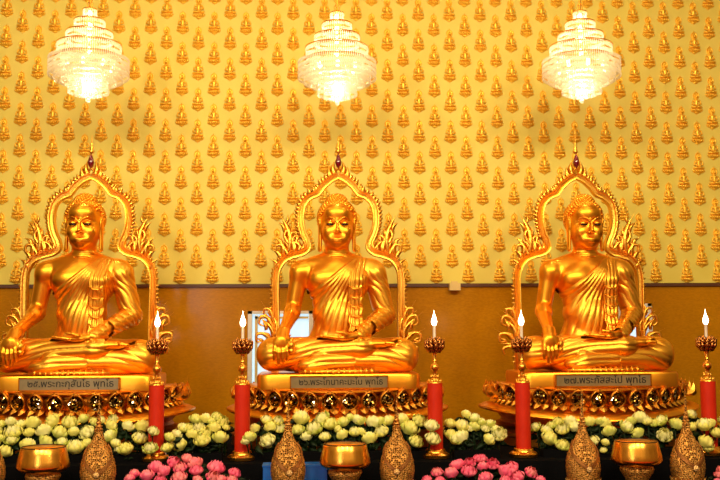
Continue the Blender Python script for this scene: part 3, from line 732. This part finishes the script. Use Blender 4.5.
# ------------------------------------------------------------------ altar tables
b = MB(); b.box((-6, -1.48, 0), (6, 1.1, TABZ)); tag(b.build('altar_table', BLACKC, smooth=False), 'long black-draped altar carrying statues, candles and white lotus flowers', 'table')
LOWZ = .70
b = MB(); b.box((-5, -2.5, 0), (5, -1.5, LOWZ)); tag(b.build('offering_table', BLACKC, smooth=False), 'lower black-draped table in front with bowls, filigree cones and pink flowers', 'table')

# ------------------------------------------------------------------ candles
def candle(first=None):
    t = thing('electric_candle', '', 'candle', (0, 0, TABZ), 'tall red electric candles')
    H = .540; r = .062
    b = MB(); b.lathe([(.10, 0), (.115, .006), (.118, .03), (.10, .045), (.085, .05), (.078, .07), (.07, .075)], 28); b.build('base', BRASS, t)
    b = MB(); b.lathe([(r, .07), (r, .07+H), (r*.9, .075+H)], 40, fn=lambda a, i, z: 1+.012*math.cos(a*20)); b.build('wax_pillar', RED, t)
    z = .07+H
    b = MB(); b.lathe([(r*.98, z-.004), (r, z+.004), (.045, z+.02), (.028, z+.04), (.022, z+.05)], 24)
    for k in range(12):
        a = 2*pi*k/12; c_, s_ = math.cos(a), math.sin(a); b.flame((c_*.048, s_*.048, z), (c_*.055, s_*.055, z+.045), .026, 0, .4, 5, (c_, s_, 0))
    for k in range(8):
        a = 2*pi*k/8; c_, s_ = math.cos(a), math.sin(a); b.flame((c_*.022, s_*.022, z+.03), (c_*.036, s_*.036, z+.085), .022, 0, .4, 5, (c_, s_, 0))
    b.build('leaf_cap', GOLDO, t, ang=None)
    b = MB(); b.lathe([(.022, z+.045), (.016, z+.08), (.018, z+.095), (.030, z+.108), (.036, z+.128), (.030, z+.15), (.016, z+.162), (.012, z+.175), (.018, z+.185), (.012, z+.20), (.02, z+.255)], 20); b.build('turned_stem', BRASS, t)
    zc = z+.262
    b = MB(); b.lathe([(.018, zc-.01), (.05, zc+.01), (.055, zc+.05), (.03, zc+.09), (.012, zc+.09)], 20)
    for rr, zz, n_, ln, w_ in ((.035, -.01, 9, .075, .05), (.055, .01, 11, .08, .05), (.06, .035, 12, .075, .045), (.045, .05, 10, .07, .04), (.03, .06, 8, .06, .035)):
        for k in range(n_):
            a = 2*pi*(k+(.5 if int(zz*1000) % 2 else 0))/n_; c_, s_ = math.cos(a), math.sin(a)
            b.flame((c_*rr*1.1, s_*rr*1.1, zc+zz*1.3), (c_*(rr*1.1+.034-zz*.35), s_*(rr*1.1+.034-zz*.35), zc+zz*1.3+ln*.85), w_, 0, .45, 6, (c_, s_, -.2))
    b.build('lotus_cup', LOTC, t, ang=None)
    b = MB(); b.lathe([(.012, zc+.09), (.012, zc+.205), (.015, zc+.21), (.012, zc+.215)], 14); b.build('candle_tube', TUBE, t)
    b = MB(); b.lathe([(0, zc+.208), (.012, zc+.210), (.022, zc+.230), (.024, zc+.245), (.019, zc+.268), (.010, zc+.292), (.0035, zc+.315), (0, zc+.345)], 14); b.build('bulb', BULB, t)
    ld = bpy.data.lights.new('candle_lamp', 'POINT'); ld.energy = 1.6; ld.color = (1, .72, .4); ld.shadow_soft_size = .03; obj('lamp', ld, t, (0, -.05, zc+.27))
    return t
LOTC = mat('cup_bronze', (.42, .17, .04), .26, 1., bump=.3, bscale=60)
ct = None
cy = -1.24
for i, (uc, lb) in enumerate(((156.3, 'red electric candle beside the left statue, leftmost of the five candles'), (242.3, 'red electric candle just left of the middle pedestal, in front of the window edge'), (435.2, 'red electric candle just right of the middle pedestal'), (523.0, 'red electric candle at the left end of the right pedestal, its base in view'), (709.0, 'red electric candle at the right edge of the picture, right of the right statue'))):
    if ct is None: ct = c = candle(); bpy.context.view_layer.update()
    else: c = copy_tree(ct)
    p = P(uc, 418, cy); c.location = (p[0], cy, TABZ); c['label'] = lb; c.rotation_euler.z = .4*i

# ------------------------------------------------------------------ filigree cones
def cone_proto():
    t = thing('filigree_cone', '', 'offering cone', (0, 0, LOWZ), 'gold filigree cones on the front table')
    CY = -1.95; zb = .235
    prof = [(.085, .165), (.108, .175), (.124, .20), (.133, .25), (.134, .29), (.124, .355), (.098, .415), (.068, .47), (.044, .52), (.031, .555), (.026, .575)]
    prof = [(r_*.93, z_) for r_, z_ in prof]; pr = spline(prof, 5); n = 60; b = MB()
    b.lathe([(r, z) for r, z in pr], n, fn=lambda a, i, z: 1+.030*((1 if (int(a/(2*pi)*n+.5)+i) % 4 < 1 else 0)+(1 if (int(a/(2*pi)*n+.5)-i) % 4 < 1 else 0))); body = b.build('cone_body', FILI, t, ang=None)
    # crossing ribbons
    def rad(z): 
        for i in range(len(pr)-1):
            if pr[i][1] <= z <= pr[i+1][1]: q_ = (z-pr[i][1])/(pr[i+1][1]-pr[i][1]); return pr[i][0]*(1-q_)+pr[i+1][0]*q_
        return .03
    for s in (-1, 1):
        b = MB(); pts = []
        for j in range(22):
            q_ = j/21; a = -pi/2+s*q_*1.9; z = .27+.19*q_; r_ = rad(z)*1.05; pts.append((r_*math.cos(a), r_*math.sin(a), z))
        for dz in (-.012, .0, .012): b.tube([(p[0], p[1], p[2]+dz) for p in pts], .006, 6)
        b.build('ribbon', RIBM, t)
    b = MB(); z = .27; r_ = rad(z)*1.06
    for k in range(7): a = 2*pi*k/7; b.ball((.014*math.cos(a), -r_-.006, z+.014*math.sin(a)), .009, 7, 5)
    b.ball((0, -r_-.012, z), .010, 8, 6); b.build('rosette', YEL2, t)
    b = MB(); b.lathe([(.034, .565), (.026, .575), (.034, .585), (.020, .597), (.028, .61), (.016, .622), (.022, .636), (.012, .65), (.016, .665), (.009, .685), (.011, .70), (.006, .72), (.007, .76), (.003, .80), (0, .86)], 14); b.build('spire', FILI, t)
    b = MB(); b.lathe([(.10, 0), (.105, .01), (.09, .03), (.05, .07), (.045, .10), (.07, .125), (.115, .150), (.125, .16), (.118, .17), (.09, .17)], 30, fn=lambda a, i, z: 1+.03*math.cos(a*15)); b.build('stand', FILI, t, ang=None)
    b = MB()
    for k in range(18):
        a = 2*pi*k/18; c_, s_ = math.cos(a), math.sin(a); b.flame((c_*.112, s_*.112, .158), (c_*.138, s_*.138, .198), .03, 0, .4, 5, (c_, s_, 0))
    b.build('petal_rim', FILI, t, ang=None)
    return t
YEL2 = mat('pale_gold_rosette', (.85, .6, .25), .35, .8)
RIBM = mat('dark_bronze_ribbon', (.30, .12, .03), .4, .9, bump=.5, bscale=120)
cp = cone_proto(); bpy.context.view_layer.update()
CY = -1.95
for i, (uc, lb) in enumerate(((-13, 'gold filigree cone cut off by the left edge of the picture'), (98, 'gold filigree cone right of the left brass bowl, below the left statue'), (288, 'gold filigree cone left of the middle brass bowl, beside the blue reflection block'), (397, 'gold filigree cone right of the middle brass bowl'), (583, 'gold filigree cone left of the right brass bowl'), (687.5, 'gold filigree cone right of the right brass bowl, nearest the right edge'))):
    c = cp if i == 0 else copy_tree(cp)
    p = P(uc, 465, CY); c.location = (p[0], CY, LOWZ); c['label'] = lb; c.rotation_euler.z = (0, .12, .1, -.1, .08, .1)[i]

# ------------------------------------------------------------------ bowls on stands
def bowl_proto():
    t = thing('brass_bowl', '', 'bowl', (0, 0, LOWZ), 'shiny brass bowls on filigree stands')
    dz = .016
    b = MB(); b.lathe([(r_*.955, z_+dz) for r_, z_ in [(.09, .255), (.15, .266), (.185, .286), (.199, .302), (.200, .315), (.193, .35), (.180, .40), (.169, .442), (.166, .446)]], 56); b.build('bowl_body', BRASS, t, ang=60)
    b = MB(); b.lathe([(r_*.955, z_+dz) for r_, z_ in [(.168, .443), (.168, .449), (.163, .451), (.160, .447), (.172, .40), (.184, .35), (.190, .32), (.18, .30), (.14, .28), (0, .275)]], 56); b.build('bowl_lining', DARKB, t, ang=60)
    b = MB(); b.lathe([(.10, 0), (.108, .012), (.095, .03), (.06, .08), (.058, .12), (.085, .18), (.118, .235), (.124, .25), (.115, .275), (.08, .275)], 40, fn=lambda a, i, z: 1+.04*math.cos(a*20)); b.build('stand', FILI, t, ang=None)
    return t
DARKB = mat('dark_bowl_lining', (.03, .016, .006), .4, .5)
bp = bowl_proto(); bpy.context.view_layer.update()
for i, (uc, lb) in enumerate(((43.5, 'shiny brass bowl on the left, beside the leftmost full filigree cone'), (345, 'shiny brass bowl in the middle, between two filigree cones and right of the blue reflection block'), (636.5, 'shiny brass bowl on the right, below the right statue'))):
    c = bp if i == 0 else copy_tree(bp)
    p = P(uc, 455, CY); c.location = (p[0], CY, LOWZ); c['label'] = lb

# made-up block behind the cone, standing in for a blue reflection on the table
p0 = P(263, 470, -1.78); p1 = P(327, 470, -1.78); zt_ = P(315, 465, -1.78)[2]
b = MB(); b.box((p0[0], -1.78, LOWZ), (p1[0], -1.60, zt_-.012)); b.box((p0[0]-.006, -1.786, zt_-.012), (p1[0]+.006, -1.594, zt_)); tag(b.build('blue_reflection_block', BLUE, smooth=False), 'added blue block in place of a reflection, half hidden behind the filigree cone left of the middle bowl', 'box')

# ------------------------------------------------------------------ lotus arrangements
def lotus_mesh(name, mats, openness, seed):
    rr = random.Random(seed); b = MB()
    for ly, (n, tilt, ln, w) in enumerate(((6, .15, .075, .050), (7, .34+openness*.3, .078, .052), (8, .60+openness*.6, .076, .050))):
        for k in range(n):
            a = 2*pi*(k+.5*ly)/n+rr.uniform(-.12, .12); tl = tilt+rr.uniform(-.08, .08); c_, s_ = math.cos(a), math.sin(a)
            vs = []; fs = []; jr = rr.uniform(-.004, .008)
            RM_, HH = ((.026, .088), (.040, .084), (.052+.012*openness, .074-.016*openness))[ly]
            for i in range(6):
                q_ = i/5; out_ = RM_*(.30+.70*math.sin(pi*min(1, .06+q_*(.80-.26*openness*(ly == 2)))))*(1+.1*tl)+(.013*q_**4 if ly else 0)+jr*q_; h_ = HH*q_**.9-.006*ly
                hw = w*(.60, .52, .50)[ly]*math.sin(min(1, q_*.86+.14)*pi)**.75 if i < 5 else .0015
                for s in (-1, -.5, 0, .5, 1):
                    cup = (1-s*s)*.012*math.sin(q_*pi*.9)
                    o_ = out_+cup*.9; vs.append((c_*o_-s_*s*hw, s_*o_+c_*s*hw, h_))
            for i in range(5):
                for j in range(4): a_ = i*5+j; fs.append((a_, a_+1, a_+6, a_+5))
            b.cur = (0 if ly < 2 else 1); b.add(vs, fs)
    b.cur = 2; b.ball((0, 0, .012), .022, 8, 5, (1, 1, .9)); b.cur = 3 if len(mats) > 3 else 2
    b.tube([(0, 0, 0), (0, 0, -.05)], .006, 5)
    return b.mesh(name, mats, True, None)
WM = [lotus_mesh('lotus_flower', [a, c, YEL, LEAF], o_, i) for i, (a, c, o_) in enumerate(((WHIT, YELW, .0), (YELW, YELG, .25), (WHIT, YELG, .5), (YELW, YELW, .1), (WHIT, WHIT, .3)))]
PM = [lotus_mesh('pink_flower', [a, c, YEL, LEAF], o_, 20+i) for i, (a, c, o_) in enumerate(((PINK, PINK, .1), (PINKD, PINK, .0), (PINKL, PINKL, .3), (PINKL, PINK, .15)))]
Zo = {'A': (0, 400), 'B': (120, 400), 'C': (240, 400), 'D': (360, 400), 'E': (480, 400), 'F': (600, 400)}
def px(reg, L_): return [(Zo[reg][0]+x/6, 400+y/6, r/6) for x, y, r in L_]
gA = px('A', [(10,140,28),(65,125,32),(130,140,32),(195,130,45),(335,110,44),(415,125,45),(510,105,32),(555,120,28),(85,180,50),(178,190,32),(270,175,44),(350,185,46),(443,185,35),(535,180,44),(655,145,36),(680,105,30),(675,205,42),(75,235,35),(10,225,27),(160,265,50),(260,240,42),(20,300,40),(455,275,50),(375,250,36),(530,250,32),(600,115,28),(690,255,32),(715,285,22),(-30,180,40),(-50,130,35),(-40,250,40)]) + px('B', [(40,150,36),(130,150,44),(195,178,32),(110,218,42),(40,285,44),(185,278,40)])
gB = px('B', [(450,108,36),(512,105,36),(575,90,30),(612,115,36),(372,160,34),(410,160,34),(475,155,34),(560,160,38),(510,180,42),(330,198,32),(290,215,32),(430,200,34),(500,232,46),(600,218,44),(355,260,50),(287,280,34),(635,160,22),(550,125,24)])
gC = px('C', [(155,115,34),(228,112,30),(185,155,37),(245,160,32),(95,165,34),(62,215,38),(40,240,28),(175,230,46),(365,100,50),(505,100,44),(450,160,48),(545,135,44),(625,125,36),(352,170,38),(400,215,32),(510,215,34),(625,200,38),(690,185,36),(700,110,32),(665,100,28),(575,165,28),(160,270,20)]) + px('D', [(10,120,32),(75,125,44),(180,115,36),(250,110,42),(345,110,40),(425,145,42),(138,175,42),(290,160,52),(60,222,44),(0,185,28),(325,235,42),(428,220,44),(130,120,30)])
gE = px('D', [(535,135,34),(630,80,30),(605,145,42),(685,105,36),(680,150,36),(540,200,38),(560,225,36),(620,210,46),(650,165,24)]) + px('E', [(10,130,30),(65,138,30),(30,165,26),(115,188,44),(40,225,38),(95,170,28)])
gF = px('E', [(340,155,30),(395,175,36),(430,145,28),(465,120,30),(540,120,38),(495,162,40),(570,155,38),(660,125,36),(715,125,28),(405,220,48),(490,262,42),(690,235,34)]) + px('F', [(20,130,42),(62,180,40),(145,150,42),(185,120,30),(240,98,42),(290,122,30),(325,130,32),(375,115,38),(240,190,38),(385,195,44),(450,138,42),(540,75,30),(560,155,32),(625,140,46),(695,190,36),(620,240,46),(650,285,30),(28,250,26),(22,300,22),(670,135,36),(760,150,40),(780,200,42),(740,115,30)])
gP1 = px('B', [(315,360,40),(400,345,34),(460,370,42),(570,395,50),(215,395,44),(275,418,38),(365,395,38),(458,415,38),(165,445,40),(85,435,30),(60,465,30),(360,455,44),(555,445,40),(680,430,36),(670,470,32),(455,475,34),(240,470,34),(610,470,30)])
gP2 = px('D', [(465,425,34),(575,385,34),(660,365,34),(550,430,40),(650,415,44),(405,472,30),(705,345,28),(600,375,30),(480,478,30)]) + px('E', [(10,345,30),(20,390,32),(78,370,38),(135,415,44),(200,395,46),(298,420,36),(240,450,42),(40,460,44),(360,472,28),(150,475,34)])
gP3 = px('F', [(712,440,26), (740,410,34), (760,470,36), (700,485,26)])
CANX = [float(P(u_, 418, -1.24)[0]) for u_ in (156.3, 242.3, 435.2, 523, 709)]
def foliage(b, flowers, Yf, Yb, zbase, loc, s):
    rr = random.Random(len(flowers)*7)
    for (u, v, r, p) in flowers:
        for k in range(13):
            a = rr.uniform(0, 2*pi); el = rr.uniform(-.9, .25); ln = rr.uniform(.06, .12)
            b0 = Vector(p)+Vector((rr.uniform(-.05, .05), .03+rr.uniform(-.02, .05), -.035-rr.uniform(0, .07))); 
            t0_ = b0+Vector((math.cos(a)*ln, math.sin(a)*ln*.6, math.sin(el)*ln))
            if zbase < .9: b0.y = min(b0.y, -1.53); t0_.y = min(t0_.y, -1.53)
            b0.z = max(b0.z, zbase+.035); t0_.z = max(t0_.z, zbase+.03)
            if (t0_-b0).length < .02 or (zbase > .9 and any(min(abs(q_.x-c_), abs((q_.x+w_.x)/2-c_)) < .12 and abs(q_.y+1.24) < .14 for c_ in CANX for q_, w_ in ((b0, t0_), (t0_, b0)))): continue
            b.flame(b0-Vector(loc), t0_-Vector(loc), .055, .05, .12, 4, (rr.uniform(-.4, .4), -1, .5))
        # stem to the holder
        q_ = Vector((p[0]*.98+loc[0]*.02, min((p[1]+Yb)/2+.03, -1.55 if zbase < .9 else 9), zbase+.03)); b.tube([Vector(p)-Vector(loc)+Vector((0, .01, -.03)), (Vector(p)+q_)/2-Vector(loc)+Vector((0, .0, 0)), q_-Vector(loc)], .006, 5)
def arrangement(label, cat, flowers, meshes, zbase, y_of, group, fname, base):
    us = [f[0] for f in flowers]; pts = []
    for (u, v, r) in flowers:
        Y = y_of(v)+R.uniform(-.02, .02); p = P(u, v, Y)
        if zbase > .9 and any(abs(u-c_) < 13 for c_ in (156, 242, 435, 523, 709)): Y = -1.37; p = P(u, v, Y)
        p[2] = max(p[2], zbase+.06); pts.append((u, v, r, p))
    xm = sum(p[3][0] for p in pts)/len(pts); yb = y_of(430); loc = (xm, y_of(440), zbase)
    t = thing(base, label, cat, loc, group)
    for i, (u, v, r, p) in enumerate(pts):
        me = meshes[R.randrange(len(meshes))]; o = obj(fname, me, t, np.array(p)-np.array(loc)-np.array([0, 0, .035*r/6]))
        S = (p[1]-CAM[1])/F; sc = r*S/.061
        o.scale = (sc,)*3; o.rotation_euler = (R.uniform(.0, .8), R.uniform(-.35, .35), R.uniform(0, 6.28)); o.rotation_mode = 'ZYX' if False else 'XYZ'
    b = MB(); foliage(b, pts, 0, loc[1], zbase, loc, 0); b.build('foliage', LEAF, t, ang=None)
    xs_ = [p[3][0]-xm for p in pts]; b = MB(); b.box((min(xs_)+.02, -.06, 0), (max(xs_)-.02, (-1.54-loc[1]) if zbase < .9 else .06, .06)); b.build('holder', BLACKC, t, smooth=False)
    return t
yw = lambda v: -1.08-(v-416)*.0060
arrangement('row of white lotus flowers in front of the left pedestal', 'flowers', gA, WM, TABZ, yw, 'white lotus arrangements', 'lotus_flower', 'lotus_arrangement')
arrangement('rounded bush of yellowish white lotus between the two left candles', 'flowers', gB, WM, TABZ, lambda v: -1.10-(v-416)*.006, 'white lotus arrangements', 'lotus_flower', 'lotus_arrangement')
arrangement('row of white lotus flowers in front of the middle pedestal', 'flowers', gC, WM, TABZ, yw, 'white lotus arrangements', 'lotus_flower', 'lotus_arrangement')
arrangement('rounded bush of white lotus between the third and fourth candles', 'flowers', gE, WM, TABZ, lambda v: -1.10-(v-416)*.006, 'white lotus arrangements', 'lotus_flower', 'lotus_arrangement')
arrangement('row of white lotus flowers in front of the right pedestal', 'flowers', gF, WM, TABZ, yw, 'white lotus arrangements', 'lotus_flower', 'lotus_arrangement')
yp = lambda v: -1.66-(v-458)*.008
arrangement('bunch of pink lotus flowers between the left and middle filigree cones', 'flowers', gP1, PM, LOWZ, yp, 'pink lotus arrangements', 'pink_flower', 'pink_lotus_arrangement')
arrangement('bunch of pink lotus flowers between the middle and right bowls', 'flowers', gP2, PM, LOWZ, yp, 'pink lotus arrangements', 'pink_flower', 'pink_lotus_arrangement')
arrangement('pink lotus flowers cut off by the bottom right corner', 'flowers', gP3, PM, LOWZ, yp, 'pink lotus arrangements', 'pink_flower', 'pink_lotus_arrangement')

# ------------------------------------------------------------------ hall lamps, added doorway daylight and world
def area(x, y, z, sx, sy, e, c=(1, .80, .5), rot=(0, 0, 0)):
    ld = bpy.data.lights.new('hall_area_light', 'AREA'); ld.shape = 'RECTANGLE'; ld.size = sx; ld.size_y = sy; ld.energy = e; ld.color = c
    o = obj('hall_area_light', ld, None, (x, y, z)); o.rotation_euler = rot; return o
for x in (-4.5, -1.5, 1.5, 4.5):
    area(x, -8.5, 6.2, 1.3, 1.3, 330, c=(1, .82, .50), rot=(math.radians(52), 0, 0))
for x in (-3, 0, 3): area(x, -2.5, 6.75, 1.2, 1.2, 40)
area(-3.4, -9.8, 3.0, 1.6, 2.2, 75, c=(.80, .92, 1.0), rot=(math.radians(88), 0, math.radians(-18)))  # no lamp: unseen doorway daylight, added for pale highlights on the gold
w = bpy.data.worlds.new('world'); scn.world = w; w.use_nodes = True; nt = w.node_tree; bg = nt.nodes['Background']
tc = nt.nodes.new('ShaderNodeTexCoord'); sp = nt.nodes.new('ShaderNodeSeparateXYZ'); L(nt, tc.outputs['Generated'], sp.inputs[0])
mr = nt.nodes.new('ShaderNodeMapRange'); mr.inputs['From Min'].default_value = -1; L(nt, sp.outputs['Z'], mr.inputs[0])
cr = nt.nodes.new('ShaderNodeValToRGB'); e = cr.color_ramp.elements; e[0].position = .42; e[0].color = (.10, .03, .01, 1); e[1].position = .75; e[1].color = (.9, .62, .26, 1)
q = e.new(.52); q.color = (.60, .34, .10, 1)
ns = nt.nodes.new('ShaderNodeTexNoise'); ns.inputs['Scale'].default_value = 4.; L(nt, tc.outputs['Generated'], ns.inputs['Vector'])
mx = nt.nodes.new('ShaderNodeMix'); mx.data_type = 'RGBA'; mx.blend_type = 'MULTIPLY'; mx.inputs[0].default_value = 1
r2 = nt.nodes.new('ShaderNodeValToRGB'); r2.color_ramp.elements[0].position = .35; r2.color_ramp.elements[0].color = (.45, .45, .45, 1); r2.color_ramp.elements[1].position = .62; r2.color_ramp.elements[1].color = (1.3, 1.3, 1.3, 1)
L(nt, ns.outputs['Fac'], r2.inputs[0]); L(nt, mr.outputs[0], cr.inputs[0]); L(nt, cr.outputs[0], mx.inputs[6]); L(nt, r2.outputs[0], mx.inputs[7]); L(nt, mx.outputs[2], bg.inputs[0]); bg.inputs[1].default_value = .62
scn.view_settings.view_transform = 'Standard'; scn.view_settings.look = 'None'; scn.view_settings.exposure = -0.60; scn.view_settings.gamma = 1
scn.cycles.max_bounces = 6; scn.cycles.transparent_max_bounces = 12; scn.cycles.sample_clamp_indirect = 6
